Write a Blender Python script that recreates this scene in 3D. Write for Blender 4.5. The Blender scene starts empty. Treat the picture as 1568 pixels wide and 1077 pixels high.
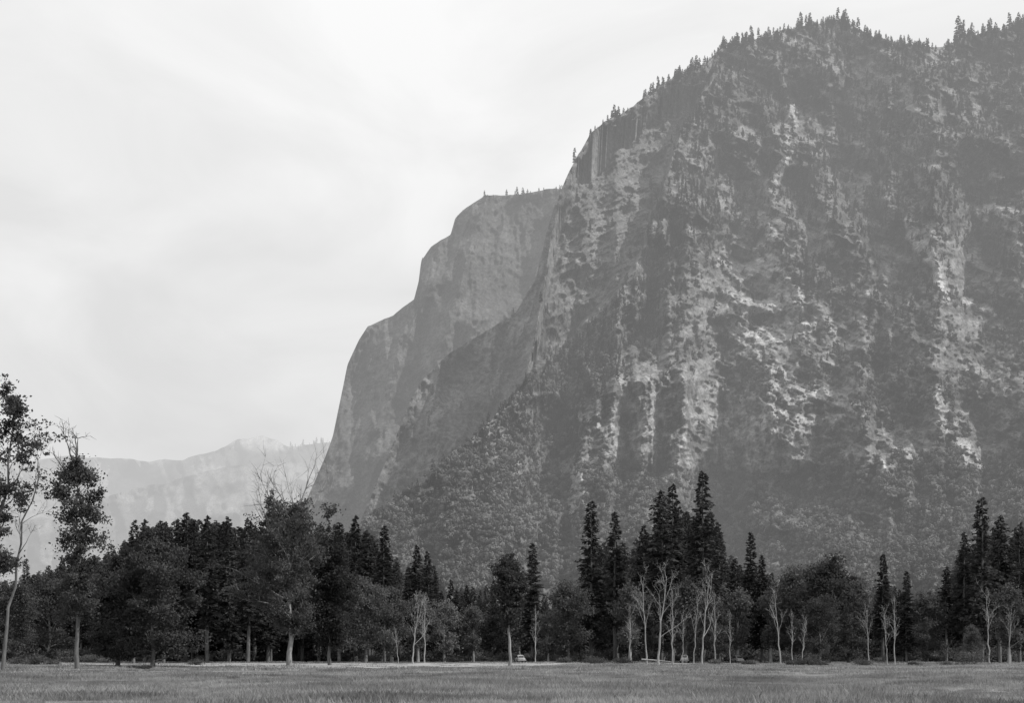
import bpy, math, random
import numpy as np
F=2042.0; HZ=1003.0; CX=784.0; CAMH=1.7
sc=bpy.context.scene
# ---------------------------------------------------------------- noise
def _h(ix,iy,iz,seed):
    n=(ix*374761393+iy*668265263+iz*1440662683+seed*1274126177)&0xffffffff
    n=((n^(n>>13))*1274126177)&0xffffffff
    n=n^(n>>16)
    return (n&0xffffff)/float(0xffffff)
def vnoise(x,y,z,seed=0):
    x,y,z=np.broadcast_arrays(np.asarray(x,float),np.asarray(y,float),np.asarray(z,float))
    xi=np.floor(x).astype(np.int64);yi=np.floor(y).astype(np.int64);zi=np.floor(z).astype(np.int64)
    fx=x-xi;fy=y-yi;fz=z-zi
    fx=fx*fx*fx*(fx*(fx*6-15)+10);fy=fy*fy*fy*(fy*(fy*6-15)+10);fz=fz*fz*(3-2*fz)
    def L(a,b,t): return a+(b-a)*t
    r=[]
    for dz in (0,1):
        a=L(_h(xi,yi,zi+dz,seed),_h(xi+1,yi,zi+dz,seed),fx)
        b=L(_h(xi,yi+1,zi+dz,seed),_h(xi+1,yi+1,zi+dz,seed),fx)
        r.append(L(a,b,fy))
        if not np.any(fz): return r[0]
    return L(r[0],r[1],fz)
def fbm(x,y,z=0.0,o=4,seed=0,g=0.5):
    s=0;a=1;t=0
    for i in range(o):
        s=s+a*vnoise(x*2**i+i*17.3,y*2**i+i*5.1,np.asarray(z)*2**i,seed+i*7);t+=a;a*=g
    return s/t
def ridged(x,y,z=0.0,o=4,seed=0,g=0.5):
    s=0;a=1;t=0
    for i in range(o):
        s=s+a*(1-np.abs(2*vnoise(x*2**i+i*11.3,y*2**i+i*3.1,np.asarray(z)*2**i,seed+i*7)-1));t+=a;a*=g
    return s/t
def sst(a,b,x):
    t=np.clip((x-a)/(b-a),0,1);return t*t*(3-2*t)
# ---------------------------------------------------------------- materials
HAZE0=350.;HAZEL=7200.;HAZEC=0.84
def paint_haze(nt,shader):
    """aerial perspective painted into the material as glow, a function of world position (distance out from the meadow)"""
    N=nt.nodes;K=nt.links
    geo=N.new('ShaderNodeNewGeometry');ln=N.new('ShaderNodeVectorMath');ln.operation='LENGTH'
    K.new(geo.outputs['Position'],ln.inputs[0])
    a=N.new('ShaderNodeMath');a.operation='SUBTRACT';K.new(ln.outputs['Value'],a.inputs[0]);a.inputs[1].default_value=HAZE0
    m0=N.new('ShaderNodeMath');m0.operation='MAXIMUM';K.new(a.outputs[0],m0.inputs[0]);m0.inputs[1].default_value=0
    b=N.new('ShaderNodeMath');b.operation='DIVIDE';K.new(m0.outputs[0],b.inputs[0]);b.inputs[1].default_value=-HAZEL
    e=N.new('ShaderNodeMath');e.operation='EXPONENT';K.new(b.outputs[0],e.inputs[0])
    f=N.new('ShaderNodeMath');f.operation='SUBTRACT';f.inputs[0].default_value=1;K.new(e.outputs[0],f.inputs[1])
    em=N.new('ShaderNodeEmission');em.inputs['Color'].default_value=(HAZEC,HAZEC,HAZEC,1)  # pale emission mixed into each surface stands in for hazy air
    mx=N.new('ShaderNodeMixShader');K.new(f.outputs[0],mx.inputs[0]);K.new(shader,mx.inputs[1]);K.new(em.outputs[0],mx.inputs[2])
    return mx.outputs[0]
def newmat(name):
    m=bpy.data.materials.new(name);m.use_nodes=True;m.node_tree.nodes.clear()
    try: m.cycles.emission_sampling='NONE'
    except Exception as ex: print(ex)
    m.node_tree.nodes.new('ShaderNodeOutputMaterial');return m
def noise_node(nt,scale,detail=5,rough=.6,vec=None,dist=0):
    n=nt.nodes.new('ShaderNodeTexNoise');n.inputs['Scale'].default_value=scale;n.inputs['Detail'].default_value=detail
    n.inputs['Roughness'].default_value=rough;n.inputs['Distortion'].default_value=dist
    if vec is not None: nt.links.new(vec,n.inputs['Vector'])
    return n
def ramp(nt,fac,stops):
    r=nt.nodes.new('ShaderNodeValToRGB');nt.links.new(fac,r.inputs[0]);e=r.color_ramp.elements
    while len(e)<len(stops): e.new(0.5)
    for k,(p,v) in enumerate(stops):
        e[k].position=p;e[k].color=(v,v,v,1)
    return r.outputs[0]
def posvec(nt,sx=1,sy=1,sz=1):
    g=nt.nodes.new('ShaderNodeNewGeometry');m=nt.nodes.new('ShaderNodeMapping');m.inputs['Scale'].default_value=(sx,sy,sz)
    nt.links.new(g.outputs['Position'],m.inputs['Vector']);return m.outputs[0]
def mul(nt,a,b):
    m=nt.nodes.new('ShaderNodeMath');m.operation='MULTIPLY'
    for i,v in enumerate((a,b)):
        if isinstance(v,(int,float)): m.inputs[i].default_value=v
        else: nt.links.new(v,m.inputs[i])
    return m.outputs[0]
def finish(m,color,rough=.9,bump=None,bstr=.5,bdist=1.,transl=0.,haze=True):
    nt=m.node_tree;N=nt.nodes
    d=N.new('ShaderNodeBsdfDiffuse')
    if rough<.5:
        d=N.new('ShaderNodeBsdfPrincipled');d.inputs['Roughness'].default_value=rough
    cin=d.inputs[0]
    if isinstance(color,(int,float)): cin.default_value=(color,)*3+(1,)
    else: nt.links.new(color,cin)
    if bump is not None:
        b=N.new('ShaderNodeBump');b.inputs['Strength'].default_value=bstr;b.inputs['Distance'].default_value=bdist
        nt.links.new(bump,b.inputs['Height']);nt.links.new(b.outputs[0],d.inputs['Normal'])
    s=d.outputs[0]
    if transl>0:
        t=N.new('ShaderNodeBsdfTranslucent')
        if isinstance(color,(int,float)): t.inputs['Color'].default_value=(color,)*3+(1,)
        else: nt.links.new(color,t.inputs['Color'])
        mx=N.new('ShaderNodeMixShader');mx.inputs[0].default_value=transl
        nt.links.new(s,mx.inputs[1]);nt.links.new(t.outputs[0],mx.inputs[2]);s=mx.outputs[0]
    if haze: s=paint_haze(nt,s)
    nt.links.new(s,N['Material Output'].inputs['Surface']);return m
def rock_mat(name,k=1.0):
    m=newmat(name);nt=m.node_tree
    a=nt.nodes.new('ShaderNodeAttribute');a.attribute_name='tone'
    n1=noise_node(nt,0.03,6,.75,posvec(nt,1,.15,1),.3)
    n2=noise_node(nt,0.20,5,.8,posvec(nt,1,.2,1.1))
    c=mul(nt,a.outputs['Fac'],ramp(nt,n1.outputs[0],[(.3,.7),(.5,1.),(.7,1.35)]))
    c=mul(nt,c,ramp(nt,n2.outputs[0],[(.36,.5),(.5,1.),(.64,1.5)]))
    c=mul(nt,c,k)
    return finish(m,c,.95,n2.outputs[0],1.0,3.5)
def foliage_mat(name,lo,hi,transl=.25,scale=.35,var=(.7,1.3)):
    m=newmat(name);nt=m.node_tree
    n=noise_node(nt,scale,2,.6,posvec(nt))
    oi=nt.nodes.new('ShaderNodeObjectInfo')
    c=ramp(nt,n.outputs[0],[(.3,lo),(.7,hi)])
    c=mul(nt,c,ramp(nt,oi.outputs['Random'],[(0,var[0]),(1,var[1])]))
    return finish(m,c,.7,transl=transl)
def bark_mat(name,lo,hi):
    m=newmat(name);nt=m.node_tree
    n=noise_node(nt,3.0,4,.7,posvec(nt,1,1,.25))
    return finish(m,ramp(nt,n.outputs[0],[(.3,lo),(.7,hi)]),.9,n.outputs[0],.6,.05)
M_ROCK=rock_mat('granite_cliff')
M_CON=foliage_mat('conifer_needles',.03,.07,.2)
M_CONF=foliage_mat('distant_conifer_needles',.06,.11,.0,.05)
M_LEAF=foliage_mat('oak_leaves',.055,.12,.35)
M_LEAFD=foliage_mat('live_oak_leaves',.035,.08,.3)
M_LEAFL=foliage_mat('cottonwood_leaves',.09,.17,.35)
M_BUSH=foliage_mat('chaparral_leaves',.08,.15,.0,.04,(.6,1.4))
M_BARK=bark_mat('dark_bark',.08,.18)
M_BARKP=bark_mat('pale_bark',.16,.34)
M_DEAD=bark_mat('bleached_deadwood',.18,.40)
# ---------------------------------------------------------------- mesh helper
class MB:
    def __init__(s): s.v=[];s.f=[];s.m=[];s.n=0
    def add(s,v,f,mi):
        v=np.asarray(v,float).reshape(-1,3);f=np.asarray(f,int)
        s.v.append(v);s.f.append((f+s.n,mi));s.n+=len(v)
    def mesh(s,name,mats,smooth=False):
        me=bpy.data.meshes.new(name);V=np.concatenate(s.v)
        me.vertices.add(len(V));me.vertices.foreach_set('co',V.astype(np.float32).ravel())
        loops=np.concatenate([f.ravel() for f,_ in s.f]);
        tot=np.concatenate([np.full(len(f),f.shape[1]) for f,_ in s.f]);mi=np.concatenate([np.full(len(f),m) for f,m in s.f])
        me.loops.add(len(loops));me.loops.foreach_set('vertex_index',loops.astype(np.int32))
        me.polygons.add(len(tot));st=np.concatenate([[0],np.cumsum(tot)[:-1]])
        me.polygons.foreach_set('loop_start',st.astype(np.int32))
        me.polygons.foreach_set('material_index',mi.astype(np.int32))
        if smooth: me.polygons.foreach_set('use_smooth',np.ones(len(tot),bool))
        for m in mats: me.materials.append(m)
        me.update(calc_edges=True);me.validate();return me
    def tube(s,pts,rad,mi,sides=6):
        pts=np.asarray(pts,float);n=len(pts);V=[]
        for i in range(n):
            d=pts[min(i+1,n-1)]-pts[max(i-1,0)];d/=np.linalg.norm(d)+1e-9
            a=np.array([1,0,0.]) if abs(d[0])<.8 else np.array([0,1.,0])
            u=np.cross(d,a);u/=np.linalg.norm(u);w=np.cross(d,u)
            t=np.arange(sides)*2*math.pi/sides
            V.append(pts[i]+rad[i]*(np.cos(t)[:,None]*u+np.sin(t)[:,None]*w))
        F_=[]
        for i in range(n-1):
            for k in range(sides):
                k2=(k+1)%sides
                F_.append((i*sides+k,i*sides+k2,(i+1)*sides+k2,(i+1)*sides+k))
        s.add(np.concatenate(V),F_,mi)
    def leaves(s,c,d,L,W,rng,mi,flat=0.0):
        N=len(c);
        if N==0:return
        d=d/(np.linalg.norm(d,axis=1,keepdims=True)+1e-9)
        r=rng.normal(size=(N,3))
        if flat>0: r=r*(1-flat)+np.cross(d,[0,0,1.])*flat*1.5
        w=r-(r*d).sum(1,keepdims=True)*d;w/=np.linalg.norm(w,axis=1,keepdims=True)+1e-9
        L=np.asarray(L).reshape(-1,1);W=np.asarray(W).reshape(-1,1)
        V=np.stack([c-d*L*.5,c+w*W*.5-d*L*.08,c+d*L*.5,c-w*W*.5+d*L*.06],1)
        s.add(V.reshape(-1,3),np.arange(N*4).reshape(N,4),mi)
def link(me,name,loc=(0,0,0),rot=(0,0,0),scale=(1,1,1)):
    o=bpy.data.objects.new(name,me);o.location=loc;o.rotation_euler=rot;o.scale=scale
    sc.collection.objects.link(o);return o
# ---------------------------------------------------------------- trees
def conifer(seed,H=30.,R=4.,base=.12,nb=260,k=1.0,mats=None,spr=1.0,ragged=.35,lean=0,power=.75,name='conifer'):
    rng=np.random.default_rng(seed);B=MB()
    z=np.linspace(0,H,9);off=np.cumsum(rng.normal(0,.06,(9,2)),0)
    B.tube(np.c_[off,z],np.maximum(.014*H*(1-z/H)**.8,.03),0,7)
    for i in range(14 if k>.6 else 0):
        zz=H*rng.uniform(.06,base+.2);a=rng.uniform(0,6.28);l=rng.uniform(.6,2.4)
        B.tube([[0,0,zz],[math.cos(a)*l,math.sin(a)*l,zz-l*.15]],[.05,.015],0,3)
    C=[];D=[];Ls=[];Ws=[]
    for i in range(nb):
        t=(i+rng.random())/nb; t=t**.92
        zz=H*(base+(1-base)*t)
        L=R*(1-t)**power*(1-ragged+ragged*2*rng.random())+.25
        a=rng.uniform(0,6.28)
        L*=.75+.45*float(vnoise(math.cos(a)*1.5+5,math.sin(a)*1.5+5,zz*.25,seed))
        if t<.12: L*=.5+t*4
        h=np.array([math.cos(a),math.sin(a),0]);sl=-.28+.55*t
        n=int(L*5.5*k)+4
        s_=rng.random(n)**.75
        c=h*(L*s_)[:,None];c[:,2]=zz+L*s_*sl-.10*L*s_**2+rng.normal(0,.10,n)
        side=rng.choice([-1,1],n)*rng.uniform(.2,1.2,n)
        d=np.stack([h[0]*np.cos(side)-h[1]*np.sin(side),h[0]*np.sin(side)+h[1]*np.cos(side),rng.uniform(-.55,.15,n)],1)
        l=(.45+.30*L*(1-s_)+.15)*spr*rng.uniform(.7,1.3,n)/k**.4
        c=c+d*l[:,None]*.35
        C.append(c);D.append(d);Ls.append(l);Ws.append(l*.42)
        if L>1 and k>.6: B.tube([[0,0,zz],[h[0]*L*.8,h[1]*L*.8,zz+L*.8*sl-.07*L]],[.05,.01],0,3)
    n=12;c=np.zeros((n,3));c[:,2]=H-rng.random(n)*1.2
    C.append(c);D.append(np.c_[rng.normal(0,.5,(n,2)),np.ones(n)]);Ls.append(np.full(n,.8));Ws.append(np.full(n,.25))
    B.leaves(np.concatenate(C),np.concatenate(D),np.concatenate(Ls),np.concatenate(Ws),rng,1,.45)
    return B.mesh(name,mats or [M_BARK,M_CON])
def grow(B,rng,p,d,L,r,n,mi,curl=.18,up=.05,sides=5):
    pts=[np.array(p,float)];rad=[r];d=np.array(d,float);d/=np.linalg.norm(d)
    for i in range(n):
        d=d+rng.normal(0,curl,3);d[2]+=up;d/=np.linalg.norm(d)
        pts.append(pts[-1]+d*L/n);rad.append(r*(1-.75*(i+1)/n))
    B.tube(pts,rad,mi,sides);return pts,rad,d
def broad(seed,H=18.,crown=None,c0=.25,c1=1.,nl=22,leaf=.42,dens=60,lean=(0,0),r0=.35,mats=None,bare=0.,limbang=.55,
          clump=1.0,name='broadleaf',subs=5,twigs=4,trunk_top=.9,leafless=False,gapn=.0,wob=.008,curl=.16,deadtop=0,dtl=6.,dta=.95):
    """crown(t)-> limb reach in metres at trunk fraction t"""
    rng=np.random.default_rng(seed);B=MB();tips=[]
    crown=crown or (lambda t:H*.28*math.sin(math.pi*min(1,max(.08,t))**.8))
    n=10;pts=[np.zeros(3)];Ht=H*trunk_top
    for i in range(n):
        t=(i+1)/n
        pts.append(np.array([lean[0]*t**1.3+rng.normal(0,wob*H),lean[1]*t+rng.normal(0,wob*H),Ht*t]))
    rad=[r0*(1.2 if i==0 else 1)*(1-.85*(i/n)) for i in range(n+1)]
    B.tube(pts,rad,0,8)
    def limb(p,r,L,a,el,isbare,subs,twigs,lr_min=.03,tw=.014):
        d=[math.cos(a)*math.cos(el),math.sin(a)*math.cos(el),math.sin(el)]
        lp,lr,ld=grow(B,rng,p,d,L,max(lr_min,r*.5),5,0,curl,.06)
        if not isbare: tips.append((lp[-1],1.));
        for j in range(subs):
            kk=rng.integers(2,6);p2=lp[kk];L2=L*rng.uniform(.25,.5)
            d2=np.array(ld)+rng.normal(0,.65,3);
            if isbare: d2[2]+=.35
            sp,sr,sd=grow(B,rng,p2,d2,L2,max(tw*1.5,lr[kk]*.6),3,0,.2,.05,4)
            if not isbare: tips.append((sp[-1],.9));tips.append((sp[2],.7))
            for q_ in range(twigs):
                kk2=rng.integers(1,4);d3=np.array(sd)+rng.normal(0,.7,3)
                if isbare: d3[2]+=.25
                tp,_,_=grow(B,rng,sp[kk2],d3,L2*rng.uniform(.35,.7),max(tw,sr[kk2]*.5),2,0,.2,.04,3)
                if not isbare and rng.random()<.5: tips.append((tp[-1],.6))
    for i in range(nl):
        t=(i+rng.random())/nl
        tt=c0+(c1-c0)*t;q=min(tt,.995)*n;k=int(q);f=q-k
        p=pts[k]*(1-f)+pts[min(k+1,n)]*f;r=(rad[k]*(1-f)+rad[min(k+1,n)]*f)
        a=i*2.4+rng.normal(0,.5)
        L=max(.6,crown(t)*rng.uniform(.6,1.2))
        if gapn and rng.random()<gapn: L*=.35
        el=limbang*rng.uniform(.6,1.4)+.5*t
        limb(p,r,L,a,el,leafless or rng.random()<bare*(1 if t>.55 else .2),subs,twigs)
    for i in range(deadtop):
        k=rng.integers(8,11);a=(0 if i%2 else math.pi)+rng.normal(0,.6)
        limb(pts[k],.26,dtl*rng.uniform(.7,1.15),a,dta*rng.uniform(.75,1.35),True,6,4,.12,.028)
    if tips:
        P=np.array([t[0] for t in tips]);S=np.array([t[1] for t in tips])*clump*rng.uniform(.4,1.6,len(tips))
        nn=dens
        c=np.repeat(P,nn,0)+rng.normal(0,1,(len(P)*nn,3))*np.repeat(S,nn)[:,None]*np.array([.75,.75,.42])
        d=rng.normal(size=c.shape);d[:,2]-=.4
        sz=leaf*rng.uniform(.6,1.4,len(c))
        B.leaves(c,d,sz,sz*.62,rng,1,.2)
    return B.mesh(name,mats or [M_BARK,M_LEAF])
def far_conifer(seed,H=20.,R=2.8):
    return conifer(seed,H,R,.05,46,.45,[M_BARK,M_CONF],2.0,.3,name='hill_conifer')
def far_round(seed,H=8.):
    rng=np.random.default_rng(seed);B=MB()
    B.tube([[0,0,-1],[0,0,H*.6]],[.3,.1],0,4)
    nb=7;P=np.c_[rng.normal(0,H*.2,(nb,2)),rng.uniform(H*.25,H*.75,nb)]
    n=34;c=np.repeat(P,n,0);q=rng.normal(size=c.shape);q/=np.linalg.norm(q,axis=1,keepdims=True)
    c=c+q*H*.17*rng.uniform(.8,1.1,(len(c),1))
    t=np.cross(q,rng.normal(size=c.shape));t/=np.linalg.norm(t,axis=1,keepdims=True)
    w=np.cross(q,t)+q*rng.normal(0,.35,(len(c),1));t=t+q*rng.normal(0,.35,(len(c),1));s=H*.085
    V=np.stack([c-t*s,c+w*s*.8,c+t*s,c-w*s*.8],1);B.add(V.reshape(-1,3),np.arange(len(c)*4).reshape(-1,4),1)
    return B.mesh('hill_oak',[M_BARK,M_BUSH])
# ---------------------------------------------------------------- scatter
def source_coll(name,meshes):
    c=bpy.data.collections.new(name)
    for i,me in enumerate(meshes):
        o=bpy.data.objects.new('%s_variant_%02d'%(name,i),me);c.objects.link(o)
    return c
def scatter(name,P,S,RZ,IDX,coll,tilt=0):
    P=np.asarray(P,float);n=len(P);me=bpy.data.meshes.new(name);me.vertices.add(n);me.vertices.foreach_set('co',P.astype(np.float32).ravel())
    S=np.asarray(S,float)
    if S.ndim==1:S=np.repeat(S[:,None],3,1)
    R=np.zeros((n,3));R[:,2]=RZ
    a=me.attributes.new('inst_scale','FLOAT_VECTOR','POINT');a.data.foreach_set('vector',S.astype(np.float32).ravel())
    a=me.attributes.new('inst_rot','FLOAT_VECTOR','POINT');a.data.foreach_set('vector',R.astype(np.float32).ravel())
    a=me.attributes.new('inst_idx','INT','POINT');a.data.foreach_set('value',np.asarray(IDX,np.int32))
    o=link(me,name)
    g=bpy.data.node_groups.new(name+'_scatter','GeometryNodeTree')
    g.interface.new_socket('Geometry',in_out='INPUT',socket_type='NodeSocketGeometry')
    g.interface.new_socket('Geometry',in_out='OUTPUT',socket_type='NodeSocketGeometry')
    N=g.nodes;K=g.links
    gi=N.new('NodeGroupInput');go=N.new('NodeGroupOutput');ip=N.new('GeometryNodeInstanceOnPoints')
    ci=N.new('GeometryNodeCollectionInfo');ci.inputs['Collection'].default_value=coll
    ci.inputs['Separate Children'].default_value=True;ci.inputs['Reset Children'].default_value=True
    def na(nm,ty):
        x=N.new('GeometryNodeInputNamedAttribute');x.data_type=ty;x.inputs['Name'].default_value=nm;return x.outputs['Attribute']
    e=N.new('FunctionNodeEulerToRotation');K.new(na('inst_rot','FLOAT_VECTOR'),e.inputs[0])
    K.new(gi.outputs[0],ip.inputs['Points']);K.new(ci.outputs[0],ip.inputs['Instance'])
    ip.inputs['Pick Instance'].default_value=True
    K.new(na('inst_idx','INT'),ip.inputs['Instance Index']);K.new(e.outputs[0],ip.inputs['Rotation'])
    K.new(na('inst_scale','FLOAT_VECTOR'),ip.inputs['Scale']);K.new(ip.outputs[0],go.inputs[0])
    md=o.modifiers.new('scatter','NODES');md.node_group=g;return o
# ---------------------------------------------------------------- mountains
def poly(x,pts):
    a=np.array(pts,float);return np.interp(x,a[:,0],a[:,1])
def seg_dist(px,py,pts):
    best=np.full(px.shape,9e9)
    for (x0,y0,w0),(x1,y1,w1) in zip(pts[:-1],pts[1:]):
        dx,dy=x1-x0,y1-y0;t=np.clip(((px-x0)*dx+(py-y0)*dy)/(dx*dx+dy*dy+1e-9),0,1)
        d=np.hypot(px-x0-t*dx,py-y0-t*dy)/(w0+(w1-w0)*t);best=np.minimum(best,d)
    return best
def build_slope(name,crest,x0,x1,nu,nv,D0,kD,wfun,dfun,tfun,jag=4.,back=500.,seed=0):
    u=np.linspace(x0,x1,nu);cy=poly(u,crest)
    cy=cy+(fbm(u/28.,u*0+seed,0,4,seed)-.5)*jag*3
    t=np.linspace(0,1,nv)
    PX=np.repeat(u[:,None],nv,1);PY=1018+(cy[:,None]-1018)*t[None,:]
    w=wfun(PX,PY)
    W=np.cumsum(w*np.maximum(1,(1018-cy))[:,None],1);W=W/W[:,-1:];W[:,0]=0
    span=kD*(1018-cy)[:,None]
    d0=D0(PX) if callable(D0) else D0
    D=d0+span*W
    edge=sst(0,.06,t)[None,:]
    D=D+dfun(PX,PY)*edge
    D=np.maximum(D,d0*.9)
    X=(PX-CX)/F*D;Z=CAMH+(HZ-PY)/F*D
    tone=tfun(PX,PY,w)
    nb=6;Xb=[];Yb=[];Zb=[]
    for k in range(1,nb+1):
        q=(k/nb);Xb.append(X[:,-1]+0*q);Yb.append(D[:,-1]+back*q);Zb.append(Z[:,-1]*(1-q**1.3)-8*q)
    X=np.c_[X,np.array(Xb).T];Y=np.c_[D,np.array(Yb).T];Z=np.c_[Z,np.array(Zb).T]
    tone=np.c_[tone,np.repeat(tone[:,-1:],nb,1)]
    n2=nv+nb;V=np.stack([X,Y,Z],-1).reshape(-1,3)
    i=np.arange(nu-1)[:,None];j=np.arange(n2-1)[None,:]
    a=(i*n2+j).ravel();Fc=np.stack([a,a+n2,a+n2+1,a+1],1)
    B=MB();B.add(V,Fc,0);me=B.mesh(name,[M_ROCK],True)
    at=me.attributes.new('tone','FLOAT','POINT');at.data.foreach_set('value',tone.astype(np.float32).ravel())
    link(me,name)
    return dict(PX=PX,PY=PY,X=X[:,:nv],Y=Y[:,:nv],Z=Z[:,:nv],w=w,tone=tone[:,:nv],cy=cy,u=u)
crest_main=[(430,1018),(500,850),(560,800),(590,783),(640,745),(700,692),(740,655),(780,615),(805,578),(818,520),(830,450),(843,370),(856,300),(866,276),(880,248),(905,205),(925,185),(970,162),(1030,118),(1080,96),
 (1110,70),(1150,63),(1200,45),(1250,37),(1290,34),(1340,55),(1400,69),(1450,72),(1470,60),(1520,48),(1568,38),(1700,10),(1900,60),(2100,300)]
SPUR=[(540,815),(590,783),(640,745),(700,692),(740,655),(790,606),(822,568),(862,530),(900,492),(940,462),(980,420)]
TAL=[[(1213,165,11),(1212,215,12),(1188,280,8)],
 [(1160,385,14),(1195,430,30),(1220,462,24)],[(1105,405,14),(1140,420,18),(1160,410,12)],[(1115,450,12),(1145,470,20),(1190,470,16)],[(1118,500,16),(1150,518,26),(1200,508,22),(1240,500,14)],
 [(1145,540,14),(1185,562,20),(1215,575,14)],[(1175,592,14),(1210,615,26),(1245,600,22),(1325,635,12)],[(1180,628,14),(1235,645,16),(1290,640,10)],
 [(1390,330,10),(1402,360,20),(1430,400,12),(1450,455,12)],[(1435,595,10),(1438,620,16),(1460,660,16),(1480,700,20),(1505,715,10)],
 [(882,712,8),(886,760,20),(880,800,12)],[(1268,490,8),(1275,510,10)],[(1350,708,6),(1356,728,9)],[(1370,690,8),(1400,700,12)],
 [(1555,330,14),(1510,320,10)],[(1480,460,9),(1520,480,10)],[(1165,330,10),(1180,360,14)],[(1240,540,8),(1270,560,10)],[(888,638,9),(900,642,12)],[(917,615,5),(917,655,7)]]
GUL=[[(1300,150,14),(1310,260,18),(1345,350,20),(1370,440,24),(1350,560,22)],[(1180,230,10),(1150,330,16),(1100,420,20),(1080,520,16)],
 [(1230,280,12),(1260,400,18),(1300,500,18),(1330,560,14)],[(1010,330,14),(1020,430,18),(980,520,14)],[(1440,150,14),(1480,330,18),(1500,500,18)]]
def cliffmask(px,py):
    a=sst(925,945,px)*(1-sst(1215,1260,px))
    top=poly(px,[(920,585),(945,575),(1000,590),(1060,570),(1110,590),(1170,620),(1250,650)])
    bot=poly(px,[(920,700),(1000,715),(1100,725),(1200,725),(1260,715)])
    return a*sst(-6,8,py-top+(fbm(px/12,py/12,0,3,37)-.5)*40)*(1-sst(-10,10,py-bot))
def wallmask(px,py):
    ln=poly(px,[(700,560),(822,568),(862,530),(900,492),(940,462),(975,400),(1005,310),(1040,200),(1090,120),(1100,20)])
    return 1-sst(-9,9,py-ln+(fbm(px/25,py/25,0,3,36)-.5)*36)
def strata(fn,px,py,sa,sb,*args,**kw):
    """rock strata: noise stretched along ledges that fall left on the left side, right on the right; cross-faded"""
    m=sst(980,1130,px+(fbm(px/90,py/90,0,2,39)-.5)*160)
    def fld(k):
        c=1/math.sqrt(1+k*k);return fn((px+k*py)*c/sa,(py-k*px)*c/sb,*args,**kw)
    return fld(-.45)*(1-m)+fld(.42)*m
def sheared(fn,px,py,sa,sb,*args):
    m=sst(950,1150,px)
    return fn((px+.3*(py-500))/sa,py/sb,*args)*(1-m)+fn((px-.3*(py-500))/sa,py/sb,*args)*m
def w_main(px,py):
    n=strata(fbm,px,py,120,50.,0,4,3)
    w=.55+1.6*sst(.44,.60,n)
    w=w*(1-.8*cliffmask(px,py))
    m=wallmask(px,py);w=w*(1-m)+m*(.5+.5*sst(.45,.6,n))
    w=w*(1+.8*sst(730,800,py))
    return w
def talmask(px,py):
    m=0*px
    for T in TAL: m=np.maximum(m,1-sst(.35,1.2,seg_dist(px,py,T)))
    f=strata(fbm,px,py,15,9,0,4,33,.65)
    return m*sst(.60-.28*m,.72-.26*m,f)
def gulm(px,py):
    m=0*px
    pw=px+(fbm(px/60,py/60,0,3,38)-.5)*90
    for T in GUL: m=np.maximum(m,1-sst(.0,2.6,seg_dist(pw,py,T)))
    return m
def d_main(px,py):
    d=-110*(sheared(ridged,px,py,230,420,0,2,5)-.5)
    d+=-66*(sheared(ridged,px,py,90,130,0,3,6)-.5)
    d+=-44*(strata(ridged,px,py,62,38,0,3,8)-.5)
    d+=-22*(strata(ridged,px,py,18,14,0,3,9)-.5)
    d+=-8*(fbm(px/3.6,py/4,0,2,10)-.5)
    d+=50*gulm(px,py)
    c=cliffmask(px,py)
    d+=c*(-22*(ridged(px/24,py/120,0,3,11)-.5)-22)
    d+=-8*talmask(px,py)
    d+=90*wallmask(px,py)*sst(0,60,py-poly(px,crest_main))
    return d
def vegf(px,py):
    return strata(fbm,px,py,52,28.,0,5,23,.62)
def t_main(px,py,w):
    rock=.175+.10*(strata(fbm,px,py,18,12,0,4,22,.6)-.5)*2
    veg=.095
    f=sst(.42,.56,vegf(px,py)+.08*np.clip(w-1,-1,1)*.5)
    t=rock*(1-f)+veg*f
    low=sst(720,780,py)*.7;t=t*(1-low)+.12*low
    wm=wallmask(px,py);t=t*(1-wm)+wm*(.16+.06*(fbm(px/16,py/30,0,4,24)-.5)*2)
    c=cliffmask(px,py);st=fbm(px/8,py/24,0,4,24)
    t=t*(1-c)+c*(.13+.16*sst(.35,.65,st))
    m=talmask(px,py);t=t*(1-m)+m*(.33*(.6+.7*fbm(px/5,py/4,0,3,26)))
    z=sst(1040,1160,px)*sst(260,380,py)*(1-sst(700,760,py))
    th=sst(.62,.82,strata(ridged,px,py,50,24,0,5,28,.65))*z
    t=t+th*.10*sst(.42,.66,fbm(px/9,py/7,0,4,29))
    return t
G_main=build_slope('forested_granite_mountain',crest_main,430,1950,1200,780,lambda p:780+0*p,1.12,w_main,d_main,t_main,jag=3,seed=2)
crest_wall=[(500,1018),(540,830),(575,745),(605,672),(630,610),(650,580),(690,540),(740,510),(790,478),(820,430),(836,360),(850,312),(866,300),(880,300),(905,330),(1000,400),(1100,600)]
def w_wall(px,py): return .45+1.2*sst(.42,.62,fbm(px/140,py/90,0,3,41))
def d_wall(px,py):
    s=px+.22*(py-500)
    return (-100*(ridged(s/190,py/600,0,2,43)-.5)-55*(ridged(s/60,py/190,0,3,44)-.5)-28*(ridged(px/22,py/40,0,3,45)-.5)-12*(fbm(px/6,py/7,0,3,46)-.5))
def t_wall(px,py,w):
    f=sst(.42,.6,fbm(px/50,py/40,0,4,47));t=.15*(1-f)+.11*f
    return t*(.75+.5*fbm(px/9,py/24,0,4,48))
G_wall=build_slope('granite_wall',crest_wall,500,1100,560,560,1240.,.75,w_wall,d_wall,t_wall,jag=2,seed=4)
crest_far=[(400,1018),(455,800),(480,742),(498,700),(510,668),(522,610),(532,560),(550,520),(563,499),(578,494),(602,484),(634,458),(641,430),(645,398),(660,378),(690,360),(697,335),(715,318),(742,300),(770,299),(800,296),(850,290),(900,290),(1000,330),(1100,700)]
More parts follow.
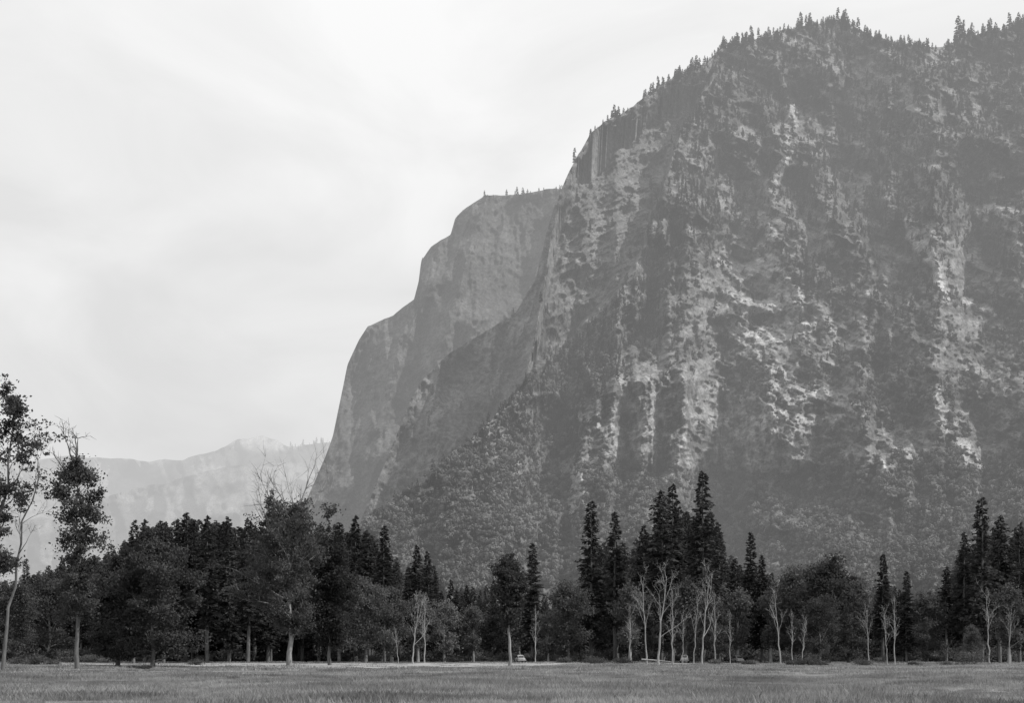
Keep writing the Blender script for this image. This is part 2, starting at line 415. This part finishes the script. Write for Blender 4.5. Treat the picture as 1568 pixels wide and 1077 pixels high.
def w_far(px,py): return .45+.9*sst(.4,.6,fbm(px/120,py/80,0,3,51))
def d_far(px,py):
    s=px+.3*(py-500)
    return (-160*(ridged(s/150,py/600,0,2,53)-.5)-80*(ridged(s/55,py/190,0,3,54)-.5)-34*(ridged(px/20,py/45,0,3,55)-.5)-14*(fbm(px/6,py/7,0,3,56)-.5))
def t_far(px,py,w):
    f=sst(.42,.6,fbm(px/50,py/40,0,4,57));t=.095*(1-f)+.07*f
    return t*(.75+.5*fbm(px/9,py/24,0,4,58))
G_far=build_slope('distant_granite_cliff',crest_far,400,1100,480,420,1700.,.85,w_far,d_far,t_far,jag=2,seed=6,back=900)
crest_dist=[(-500,640),(-200,690),(0,715),(90,700),(150,702),(220,706),(280,704),(330,690),(365,674),(400,668),(425,674),(440,684),(500,678),(560,690),(700,720),(900,800)]
def w_d(px,py): return .5+1.0*sst(.4,.6,fbm(px/90,py/50,0,3,61))
def d_d(px,py):
    return (-900*(ridged((px+.4*py)/120,py/260,0,3,63)-.5)-350*(ridged((px-.3*py)/45,py/90,0,3,64)-.5)-80*(fbm(px/8,py/10,0,3,65)-.5))
def t_d(px,py,w):
    f=sst(.4,.6,fbm(px/40,py/25,0,4,67));t=.14*(1-f)+.07*f
    dome=(1-sst(20,42,np.hypot((px-400)*.6,(py-672)*1.6)));return t+.12*dome
G_dist=build_slope('distant_mountain_range',crest_dist,-500,900,560,260,5000.,6.,w_d,d_d,t_d,jag=2.5,seed=8,back=2500)
crest_mid=[(-500,720),(-100,760),(40,800),(100,790),(170,760),(260,738),(340,715),(400,716),(450,740),(520,800),(600,900)]
G_mid=build_slope('hazy_valley_ridge',crest_mid,-500,600,420,180,4000.,5.,w_d,lambda a,b:.5*d_d(a+300,b),t_d,jag=4,seed=9,back=1200)
# ---------------------------------------------------------------- hillside trees
rng=np.random.default_rng(5)
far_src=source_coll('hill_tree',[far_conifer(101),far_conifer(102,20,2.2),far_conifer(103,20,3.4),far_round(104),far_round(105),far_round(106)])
def pick(G,n,prob,hcon,fround,dz=-1.,rs=(.45,1.2)):
    nu,nv=G['PX'].shape
    i=rng.integers(0,nu,n);j=rng.integers(0,nv,n)
    px=G['PX'][i,j];py=G['PY'][i,j];w=G['w'][i,j]
    keep=rng.random(n)<prob(px,py,w)*(1018-G['cy'][i])/900.
    i,j,px,py=i[keep],j[keep],px[keep],py[keep];m=len(i)
    P=np.c_[G['X'][i,j],G['Y'][i,j],G['Z'][i,j]+dz]
    rd=rng.random(m)<fround(px,py)
    idx=np.where(rd,rng.integers(3,6,m),rng.integers(0,3,m))
    s=np.where(rd,rng.uniform(rs[0],rs[1],m),hcon*rng.uniform(.4,1.2,m))
    return P,s,idx
def pr_main(px,py,w):
    den=sst(.44,.57,vegf(px,py))
    up=1-sst(160,360,py-poly(px,crest_main))
    a=.08+.55*den+.85*up*sst(.30,.52,fbm(px/30,py/50,0,3,71))*sst(980,1080,px)+.9*sst(680,770,py)
    dl=py-poly(px,SPUR)
    spur=sst(0,12,dl)*(1-sst(60,170,dl))*(1-sst(960,1060,px));a=a+.8*spur
    a=a*(1-cliffmask(px,py)*.85)*(1-.85*talmask(px,py))*np.where(w<.4,.6,1.)*(1-.82*wallmask(px,py))
    a=a*(1-sst(905,925,py))          # nothing planted on the hidden toe behind the tree line
    return np.clip(a,0,1)
Ps=[];Ss=[];Is=[]
for a in (pick(G_main,46000,pr_main,.6,lambda px,py:.2+.7*sst(350,650,py)-.5*(1-sst(950,1050,px))*(1-sst(640,720,py))),
          pick(G_wall,4000,lambda px,py,w:.25*sst(.4,.6,fbm(px/40,py/40,0,3,72))+.1*sst(.5,1,w),.6,lambda x,y:.6+0*x),
          pick(G_far,3000,lambda px,py,w:.4*sst(.45,.6,fbm(px/40,py/40,0,3,73)),.6,lambda x,y:.6+0*x)):
    Ps.append(a[0]);Ss.append(a[1]);Is.append(a[2])
def crest_trees(G,xa,xb,n,hs,clump,seed,lo=.35):
    r=np.random.default_rng(seed);u=r.uniform(xa,xb,n*3)
    u=u[r.random(len(u))<sst(lo,lo+.27,fbm(u/clump,u*0,0,3,seed))][:n]
    i=np.clip(np.searchsorted(G['u'],u),0,len(G['u'])-1);j=G['PX'].shape[1]-1-r.integers(0,8,len(i))
    Ps.append(np.c_[G['X'][i,j],G['Y'][i,j]+r.uniform(-5,20,len(i)),G['Z'][i,j]-1.5]);Ss.append(r.uniform(*hs,len(i))*(.6+.7*r.random(len(i))**2));Is.append(r.integers(0,3,len(i)))
crest_trees(G_main,1030,1620,480,(.35,1.0),22,81,.26)
crest_trees(G_main,925,1060,90,(.3,.75),16,82,.25)
crest_trees(G_main,868,925,8,(.3,.6),16,86)
crest_trees(G_main,560,800,120,(.2,.45),20,83)
crest_trees(G_far,760,880,55,(.4,.9),14,84)
crest_trees(G_far,640,760,26,(.25,.5),14,87)
crest_trees(G_dist,440,520,40,(1.1,1.8),30,85)
for px,s in ((1150,1.2),(1161,.9),(1128,1.0),(1226,1.2),(1240,1.0),(1283,1.2),(1291,1.0),(1466,1.8),(1474,1.4),(1488,1.1),(880,.9)):
    G=G_main
    i=min(np.searchsorted(G['u'],px),len(G['u'])-1);Ps.append(np.array([[G['X'][i,-3],G['Y'][i,-3],G['Z'][i,-3]-1]]));Ss.append(np.array([s]));Is.append(np.array([rng.integers(0,3)]))
Ps=np.concatenate(Ps);Ss=np.concatenate(Ss);Is=np.concatenate(Is)
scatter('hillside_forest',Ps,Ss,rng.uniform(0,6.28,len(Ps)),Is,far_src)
print('hill trees',len(Ps))
# ---------------------------------------------------------------- ground
m=newmat('meadow_grass_ground');nt=m.node_tree
n1=noise_node(nt,.045,5,.6,posvec(nt,1,1.6,1));n2=noise_node(nt,1.4,6,.75,posvec(nt,.5,1,1));n3=noise_node(nt,.25,4,.6,posvec(nt,.5,1.3,1))
c=mul(nt,ramp(nt,n1.outputs[0],[(.38,.10),(.6,.19)]),ramp(nt,n2.outputs[0],[(.3,.6),(.7,1.4)]))
c=mul(nt,c,ramp(nt,n3.outputs[0],[(.35,.7),(.65,1.3)]))
finish(m,c,.95,n2.outputs[0],.8,.15);M_GROUND=m
gx=np.unique(np.concatenate([np.linspace(-12000,12000,25),np.linspace(-400,400,161)]));gy=np.unique(np.concatenate([np.linspace(-400,14000,25),np.linspace(0,420,141)]))
GX,GY=np.meshgrid(gx,gy,indexing='ij')
def gz(x,y):
    f=(1-sst(330,400,np.abs(x)))*(1-sst(340,410,y))*sst(5,30,y)
    return f*((fbm(x/26,y/22,0,3,91)-.5)*.30)
GZ=gz(GX,GY);B=MB();n2_=len(gy);i=np.arange(len(gx)-1)[:,None];j=np.arange(n2_-1)[None,:];a=(i*n2_+j).ravel()
B.add(np.stack([GX,GY,GZ],-1).reshape(-1,3),np.stack([a,a+n2_,a+n2_+1,a+1],1),0)
link(B.mesh('meadow_ground',[M_GROUND],True),'meadow_ground')
m=newmat('pale_dirt');nt=m.node_tree;n=noise_node(nt,.3,6,.75,posvec(nt,1,.6,1));finish(m,ramp(nt,n.outputs[0],[(.3,.15),(.7,.36)]),.95);M_DIRT=m
RD=[(-170,262,2.0),(-100,248,3),(-60,225,14),(-35,205,40),(-20,200,48),(-5,205,40),(8,225,18),(22,240,8),(60,252,4),(110,262,2),(190,266,2)]
RDx,RDy,RDw=np.array(RD).T
def ribbon(name,mat,dz):
    B=MB();V=[];xs=np.linspace(RDx[0],RDx[-1],200)
    yc=np.interp(xs,RDx,RDy);hw=np.interp(xs,RDx,RDw)*(.5+1.0*fbm(xs/6,xs*0,0,3,95))
    K=15
    for k in range(K):
        y=yc+hw*(2*k/(K-1)-1);V.append(np.c_[xs,y,gz(xs,y)+dz])
    V=np.stack(V,1).reshape(-1,3);i=np.arange(len(xs)-1)[:,None];j=np.arange(K-1)[None,:];a=(i*K+j).ravel()
    B.add(V,np.stack([a,a+K,a+K+1,a+1],1),0);link(B.mesh(name,[mat],True),name)
ribbon('dirt_road',M_DIRT,.05)
m=newmat('grass_blades');nt=m.node_tree;n=noise_node(nt,.10,5,.65,posvec(nt,1,1.8,1));oi=nt.nodes.new('ShaderNodeObjectInfo')
finish(m,mul(nt,ramp(nt,n.outputs[0],[(.36,.15),(.64,.40)]),ramp(nt,oi.outputs['Random'],[(0,.7),(1,1.3)])),.7,transl=.45);M_GRASS=m
def grass(seed,n,rad,h,w):
    r=np.random.default_rng(seed);B=MB();a=r.uniform(0,6.28,n);q=rad*np.sqrt(r.random(n));c=np.c_[q*np.cos(a),q*np.sin(a),np.zeros(n)-.03]
    hh=h*r.uniform(.4,1.2,n);ld=r.normal(0,.35,(n,2))*hh[:,None];b=r.uniform(0,3.14,n);s=np.c_[np.cos(b),np.sin(b),b*0]*w
    tip=c+np.c_[ld,hh];mid=c+np.c_[ld*.35,hh*.6]
    V=np.stack([c-s,c+s,mid+s*.7,tip,mid-s*.7],1).reshape(-1,3);B.add(V,np.arange(n*5).reshape(n,5),0);return B.mesh('grass_tuft',[M_GRASS])
gsrc=source_coll('grass_tuft',[grass(1,80,.8,.30,.014),grass(2,80,.8,.24,.014),grass(3,60,.8,.42,.014),grass(4,90,1.6,.26,.035),grass(5,90,1.6,.22,.035)])
n=9000;y=rng.uniform(0,1,n)**.8*65+40;x=rng.uniform(-1,1,n)*(y*.40+6)
idx=rng.integers(0,3,n);idx[(idx==2)&(rng.random(n)<.75)]=0
n2=6500;y2=rng.uniform(95,330,n2);x2=rng.uniform(-1,1,n2)*(y2*.42+6);i2=rng.integers(3,5,n2)
ok=~((np.abs(y2-np.interp(x2,RDx,RDy))<np.interp(x2,RDx,RDw))&(rng.random(n2)<.85))
x=np.r_[x,x2[ok]];y=np.r_[y,y2[ok]];idx=np.r_[idx,i2[ok]]
sc_=.4+.95*sst(.25,.75,fbm(x/6,y/9,0,3,97))
scatter('meadow_grass',np.c_[x,y,gz(x,y)],sc_,rng.uniform(0,6.28,len(x)),idx,gsrc)
# ---------------------------------------------------------------- tree line (mass)
def dome(R): return lambda t:R*(math.sin(math.pi*(.12+.8*t))**.7)
CON=[conifer(11,30,4.2,.14,220),conifer(12,30,3.4,.24,210),conifer(13,30,4.8,.34,175,ragged=.5),conifer(14,30,3.8,.10,230)]
BRD=[broad(21,18,dome(5.),c0=.15,nl=20,dens=20,leaf=.6,clump=1.3,twigs=2,name='oak_a'),broad(22,18,dome(6.),c0=.2,nl=22,dens=18,leaf=.6,clump=1.3,twigs=2,name='oak_b'),
     broad(23,18,dome(4.),c0=.12,nl=20,dens=18,leaf=.55,clump=1.1,twigs=2,mats=[M_BARKP,M_LEAFL],name='cottonwood_a',limbang=.8)]
tl_src=source_coll('tree_line_tree',CON+BRD)
top=[(-200,860),(0,880),(60,860),(100,840),(150,835),(200,800),(230,788),(270,783),(350,788),(400,793),(500,788),(560,800),(600,835),(640,845),(680,860),(700,885),(740,885),(800,860),(840,905),(880,890),(905,800),(940,810),(985,810),(1010,770),(1050,760),(1090,770),(1115,830),(1150,850),(1200,870),(1270,880),(1300,905),(1350,870),(1390,890),(1440,885),(1470,830),(1500,790),(1568,800),(1800,790)]
P=[];S=[];I=[]
rg=np.random.default_rng(77)
def tl(n,d0,d1,lift,spread,fb,lo=0,xa=-140,xb=1720):
    for k in range(n):
        D=rg.uniform(d0,d1);px=rg.uniform(xa,xb)
        tp=poly(px,top)+lift+abs(rg.normal(0,spread))
        h=(HZ-tp)/F*D
        fb_=fb*(.2 if px<580 else 1.3)
        if rg.random()<fb_: ii=rg.integers(4,7);h=min(h*rg.uniform(.5,.85),21);s=h/18.
        else: ii=rg.integers(0,4);h=min(h,46);s=h/30.
        if s<.2: continue
        P.append([(px-CX)/F*D,D,-.1]);wv=s*rg.uniform(.85,1.15);
        if ii<4: wv=max(wv,s*.8)
        S.append([wv,wv,s]);I.append(ii)
tl(210,292,340,6,24,.22);tl(260,340,430,2,20,.12);tl(420,430,760,6,25,.25);tl(80,280,330,0,12,.0,0,190,590)
scatter('tree_line',P,S,rg.uniform(0,6.28,len(P)),I,tl_src)
# ---------------------------------------------------------------- individual trees
def at(px,D): return ((px-CX)/F*D,D,float(gz(np.array((px-CX)/F*D),np.array(D)))-.08)
def Hh(tp,D): return CAMH+(HZ-tp)/F*D
pines=[(905,768,275,0),(941,785,285,1),(1012,752,270,2),(1030,742,280,1),(1076,722,262,1),(1100,800,285,3),(1150,815,280,3),(1166,850,270,0),(815,832,290,0),
 (1503,762,255,0),(1476,815,265,1),(1532,790,262,2),(1562,800,270,3),(1352,850,285,1),(1388,875,265,0),(638,835,285,1),(655,845,290,3),(588,806,275,0),(350,792,270,3),(545,790,280,1),(285,785,285,0),(222,795,265,1),(1450,868,280,2),(985,805,288,3),(40,855,260,3),(380,795,262,1),(318,790,266,1),(250,800,262,0),(410,785,275,3),(520,800,262,0),(205,797,240,3)]
for px,tp,D,v in pines:
    h=Hh(tp,D);link(CON[v],'pine_tree',at(px,D),(0,0,rg.uniform(0,6.28)),(h/30*.95,h/30*.95,h/30))
def place(me,name,px,D,rz=0.): return link(me,name,at(px,D),(0,0,rz))
D=139;H=Hh(690,D)
place(broad(31,H,lambda t:[1.6,2.4,2.8,2.6,2.9,3.3,3.0,3.2,2.4,1.2][min(9,int(t*10))],c0=.24,nl=56,dens=20,leaf=.27,clump=.62,r0=.24,bare=.15,limbang=.3,gapn=.2,trunk_top=.93,subs=5,twigs=3,name='tall_cottonwood',mats=[M_BARK,M_LEAF],deadtop=5,dtl=3.6,dta=1.),'cottonwood_tree',118,D)
D=130;H=Hh(578,D)
place(broad(32,H,lambda t:[2,2.5,2,2.5,3.2,4,4.6,4.6,3.6,2][min(9,int(t*10))],c0=.35,nl=32,dens=20,leaf=.28,clump=.66,r0=.28,bare=.3,limbang=.5,gapn=.25,lean=(3.0,0),name='edge_cottonwood',mats=[M_BARK,M_LEAF]),'cottonwood_tree',-22,D)
place(broad(39,Hh(655,D),lambda t:3.4,c0=.5,nl=9,r0=.2,leafless=True,limbang=.8,mats=[M_BARK,M_LEAF],lean=(3.6,0),name='leaning_snag'),'dead_tree',4,D+3)
D=165
place(broad(33,Hh(832,D),dome(5.2),c0=.06,nl=44,dens=44,leaf=.32,clump=.8,r0=.3,limbang=.05,name='dense_oak',trunk_top=.9,mats=[M_BARK,M_LEAFD]),'oak_tree',188+46,D)
D=172
place(broad(37,Hh(850,D),dome(3.6),c0=.08,nl=30,dens=44,leaf=.32,clump=.8,r0=.3,limbang=.1,name='dense_oak_b',mats=[M_BARK,M_LEAFD]),'oak_tree',180,D)
D=175
place(broad(34,Hh(778,D),lambda t:[2.6,4.8,6.0,6.6,6.4,6.0,5.6,5.0,4.4,3.2][min(9,int(t*10))],c0=.25,nl=54,dens=30,leaf=.31,clump=.8,r0=.36,bare=.0,limbang=.18,gapn=.25,name='big_cottonwood',mats=[M_BARKP,M_LEAF],deadtop=9,dtl=9.0,dta=1.0,wob=.005),'cottonwood_tree',443,D)
D=195;place(broad(36,Hh(850,D),dome(4.4),c0=.15,nl=30,dens=40,leaf=.36,clump=1.,r0=.26,name='oak_c',mats=[M_BARK,M_LEAFD]),'oak_tree',505,D)
D=160;place(broad(38,Hh(866,D),lambda t:[.8,1.0,1.6,2.2,2.4,2.4,2.2,1.6][min(7,int(t*8))],c0=.45,nl=26,dens=40,leaf=.3,clump=.55,r0=.2,limbang=.5,mats=[M_BARKP,M_LEAFD],name='small_oak'),'oak_tree',780,D)
DK=dict(leafless=True,mats=[M_DEAD],wob=.006,curl=.11)
DEADM=[broad(41,15,lambda t:4.6*(1-.4*t),c0=.3,nl=10,r0=.17,limbang=.95,lean=(1.4,0),name='dead_a',**DK),
 broad(42,15,lambda t:4.0*(1-.3*t),c0=.35,nl=9,r0=.15,limbang=1.05,lean=(-1.2,0),name='dead_b',**DK),
 broad(43,15,lambda t:3.2*(1-.5*t),c0=.25,nl=11,r0=.14,limbang=.8,name='dead_c',**DK)]
for px,tp,D,v in [(1008,868,215,0),(990,880,228,1),(1030,895,222,2),(1075,868,218,0),(1062,910,225,1),(1118,930,230,2),(1045,940,210,1),(1195,900,215,1),(1213,930,222,2),(1370,905,205,2),(1358,930,230,0),(632,915,235,0),(650,905,245,2),(610,960,230,1),(820,925,240,2),(1545,930,205,0),(1330,925,245,1),(1228,945,225,0),(965,920,240,2),(1515,900,235,1),(1095,900,235,2)]:
    h=Hh(tp,D);k=rg.uniform(.85,1.1);link(DEADM[v],'dead_tree',at(px,D),(0,0,rg.uniform(0,6.28)),(h/15*k,h/15*k,h/15))
LT=[broad(51,14,dome(4.),c0=.12,nl=22,dens=30,leaf=.38,clump=.95,twigs=2,mats=[M_BARKP,M_LEAFL],name='light_a'),broad(52,14,dome(3.4),c0=.15,nl=20,dens=26,leaf=.38,clump=.9,twigs=2,mats=[M_BARKP,M_LEAFL],limbang=.8,name='light_b'),
    broad(53,14,dome(5.),c0=.1,nl=26,dens=34,leaf=.38,clump=1.,twigs=2,mats=[M_BARK,M_LEAF],name='oak_d')]
for px,tp,D,v in [(600,905,262,0),(640,912,270,1),(680,925,275,0),(725,930,280,1),(870,905,265,2),(560,900,255,2),(1180,905,260,1),(1215,875,265,0),(1268,870,255,2),(1300,900,262,2),(1255,925,230,2),(965,900,255,1),(1130,905,262,1),(1050,890,262,0),(1420,920,265,2),(1490,960,225,0),(1545,900,240,1),(20,905,220,2),(75,900,240,2),(700,950,280,2),(840,940,275,1),(1000,925,262,2),(1090,930,255,2)]:
    h=Hh(tp,D);link(LT[v],'broadleaf_tree',at(px,D),(0,0,rg.uniform(0,6.28)),(h/14,)*3)
def shrub(seed,R,H,mat):
    r=np.random.default_rng(seed);B=MB();C=[]
    for k in range(9):
        a=r.uniform(0,6.28);p=np.array([math.cos(a)*R*.5*r.random(),math.sin(a)*R*.5*r.random(),0]);e=p*1.7+[0,0,H*r.uniform(.5,.9)]
        B.tube([p*.3,p,e],[.04,.03,.01],0,4);C.append(r.normal(0,1,(110,3))*[R*.26,R*.26,H*.17]+e*[1,1,.75])
    c=np.concatenate(C);c[:,2]=np.abs(c[:,2]);B.leaves(c,r.normal(size=c.shape),np.full(len(c),.26),np.full(len(c),.16),r,1)
    return B.mesh('shrub',[M_BARK,mat])
SH=[shrub(61,1.8,1.5,M_LEAF),shrub(62,1.4,1.1,M_LEAFL),shrub(63,2.4,1.8,M_LEAF)]
for px,D,v,s in [(55,205,0,1),(75,200,1,1),(905,215,2,.9),(915,218,0,.8),(1212,190,1,1),(1240,185,0,.9),(1255,190,1,.8),(1320,200,0,.8),(1150,210,1,.9),(690,272,2,.8),(300,200,0,.7),(25,210,2,.8),(1445,195,1,.8),(1485,215,2,1.3),(955,225,0,.9),(1090,230,1,1),(865,240,0,.8),(1400,205,1,.7),(560,262,2,.9),(220,150,1,.6)]:
    link(SH[v],'shrub',at(px,D),(0,0,rg.uniform(0,6.28)),(s,)*3)
P=[];S=[];I=[]
usrc=source_coll('understory_shrub',SH)
for k in range(700):
    D=rg.uniform(275,420);px=rg.uniform(-140,1720);P.append([(px-CX)/F*D,D,-.1]);S.append(rg.uniform(.7,2.2));I.append(rg.integers(0,3))
scatter('understory_brush',P,np.array(S),rg.uniform(0,6.28,len(P)),I,usrc)
# ---------------------------------------------------------------- cars
def flat(name,v,r,metal=0):
    m=newmat(name);nt=m.node_tree;n=noise_node(nt,6,3,.5,posvec(nt));finish(m,ramp(nt,n.outputs[0],[(.3,v*.85),(.7,v)]),r,haze=False);return m
M_TIRE=flat('tire_rubber',.03,.9);M_GLASS=flat('car_window',.03,.15)
def car(px,D,rz,tone):
    paint=flat('car_paint',tone,.35);B=MB()
    def loft(secs,mi,top=.72):
        V=[];n=12
        for x,hw,z0,z1 in secs:
            zc=(z0+z1)/2;hz=(z1-z0)/2
            for k in range(n):
                a=2*math.pi*k/n;ca,sa=math.cos(a),math.sin(a);e=.5
                y=hw*math.copysign(abs(ca)**e,ca);z=zc+hz*math.copysign(abs(sa)**e,sa);V.append((x,y*(1 if z<zc else top+(1-top)*.6),z))
        F_=[]
        for i in range(len(secs)-1):
            for k in range(n): F_.append((i*n+k,i*n+(k+1)%n,(i+1)*n+(k+1)%n,(i+1)*n+k))
        B.add(V,F_,mi)
    loft([(-2.3,.05,.45,.75),(-2.28,.72,.38,.85),(-2.0,.84,.3,.98),(-1,.88,.28,1.02),(.7,.88,.28,1.02),(1.5,.8,.28,.98),(2.1,.72,.32,.88),(2.28,.6,.4,.75),(2.3,.05,.5,.7)],0)
    loft([(-1.62,.05,.95,1.0),(-1.6,.7,.9,1.05),(-1.1,.7,.9,1.45),(-.2,.68,.9,1.58),(.35,.66,.9,1.52),(.85,.66,.9,1.1),(.87,.05,.9,1.0)],0)
    for s in (-1,1):
        B.add([(-1.15,s*.70,1.08),(-.35,s*.70,1.08),(-.35,s*.655,1.44),(-1.0,s*.655,1.38)],[(0,1,2,3)],2)
        B.add([(-.27,s*.70,1.08),(.6,s*.70,1.08),(.3,s*.655,1.42),(-.27,s*.655,1.44)],[(0,1,2,3)],2)
        for xx in (-1.35,1.4):
            t=np.arange(14)*2*math.pi/14;c=np.c_[np.cos(t)*.34+xx,t*0,np.sin(t)*.34+.34]
            a=c.copy();a[:,1]=s*.9;b=c.copy();b[:,1]=s*.68
            B.add(np.r_[a,b],[(k,(k+1)%14,14+(k+1)%14,14+k) for k in range(14)],1);B.add(a,[list(range(14))],1)
            h=np.c_[np.cos(t)*.17+xx,t*0+s*.906,np.sin(t)*.17+.34];B.add(h,[list(range(14))],0)
    B.add([(.9,-.56,1.08),(.9,.56,1.08),(.55,.5,1.42),(.55,-.5,1.42)],[(0,1,2,3)],2)
    B.add([(-1.64,-.5,1.08),(-1.64,.5,1.08),(-1.3,.46,1.38),(-1.3,-.46,1.38)],[(0,1,2,3)],2)
    for xx in (2.33,-2.33): B.tube([(xx,-.85,.5),(xx,.85,.5)],[.07,.07],0,6)
    me=B.mesh('parked_car',[paint,M_TIRE,M_GLASS],False);p=at(px,D);link(me,'parked_car',(p[0],p[1],p[2]+.1),(0,0,rz))
car(796,258,1.75,.28);car(1048,256,1.45,.35);car(1129,262,1.7,.35)
B=MB();grow(B,np.random.default_rng(3),(-2.5,0,.9),(1,.1,-.06),5.5,.16,6,0,.03,0);B.tube([(-1.6,.1,0),(-1.7,.05,1.1)],[.12,.08],0);B.tube([(1.2,.3,0),(1.5,.25,1.4)],[.1,.05],0)
link(B.mesh('fallen_log',[M_DEAD]),'fallen_log',at(1005,225))
# ---------------------------------------------------------------- light
sd=np.array([.72,-.20,.82]);sd/=np.linalg.norm(sd);el=math.asin(sd[2]);az=math.atan2(sd[0],sd[1])
L=bpy.data.lights.new('sun','SUN');L.energy=4.0;L.angle=math.radians(.8);L.color=(1,.99,.975)
lo=bpy.data.objects.new('sun',L);sc.collection.objects.link(lo)
from mathutils import Vector
lo.rotation_euler=Vector(sd).to_track_quat('Z','Y').to_euler()
w=bpy.data.worlds.new('World');sc.world=w;w.use_nodes=True;nt=w.node_tree;N=nt.nodes;K=nt.links;bg=N['Background']
sky=N.new('ShaderNodeTexSky');sky.sky_type='NISHITA';sky.sun_disc=False;sky.sun_elevation=el;sky.sun_rotation=az;sky.dust_density=3
bw=N.new('ShaderNodeRGBToBW');K.new(sky.outputs[0],bw.inputs[0])
tc=N.new('ShaderNodeTexCoord');mp=N.new('ShaderNodeMapping');mp.inputs['Scale'].default_value=(1,1,2.0);K.new(tc.outputs['Generated'],mp.inputs[0])
cn=noise_node(nt,5.0,6,.5,mp.outputs[0],.6)
cl=ramp(nt,cn.outputs[0],[(.34,.0),(.66,1.)])
sx=N.new('ShaderNodeSeparateXYZ');K.new(tc.outputs['Generated'],sx.inputs[0])
el_=N.new('ShaderNodeMapRange');K.new(sx.outputs[2],el_.inputs[0]);el_.inputs[1].default_value=.05;el_.inputs[2].default_value=.5;el_.inputs[3].default_value=7.1;el_.inputs[4].default_value=9.6
ml=N.new('ShaderNodeMath');ml.operation='MULTIPLY_ADD';K.new(cl,ml.inputs[0]);ml.inputs[1].default_value=1.5;K.new(el_.outputs[0],ml.inputs[2])
mx=N.new('ShaderNodeMix');mx.data_type='FLOAT';mx.inputs[0].default_value=.88;K.new(bw.outputs[0],mx.inputs[2]);K.new(ml.outputs[0],mx.inputs[3])
K.new(mx.outputs[0],bg.inputs['Color']);bg.inputs['Strength'].default_value=.1
# ---------------------------------------------------------------- camera
cam=bpy.data.cameras.new('camera');co=bpy.data.objects.new('camera',cam);sc.collection.objects.link(co);sc.camera=co
cam.sensor_width=36;cam.lens=F/1568*36;cam.shift_y=(HZ-538.5)/1568;cam.clip_start=.5;cam.clip_end=40000
co.location=(0,0,CAMH);co.rotation_euler=(math.pi/2,0,0)
sc.view_settings.view_transform='Standard';sc.view_settings.look='None';sc.view_settings.exposure=0
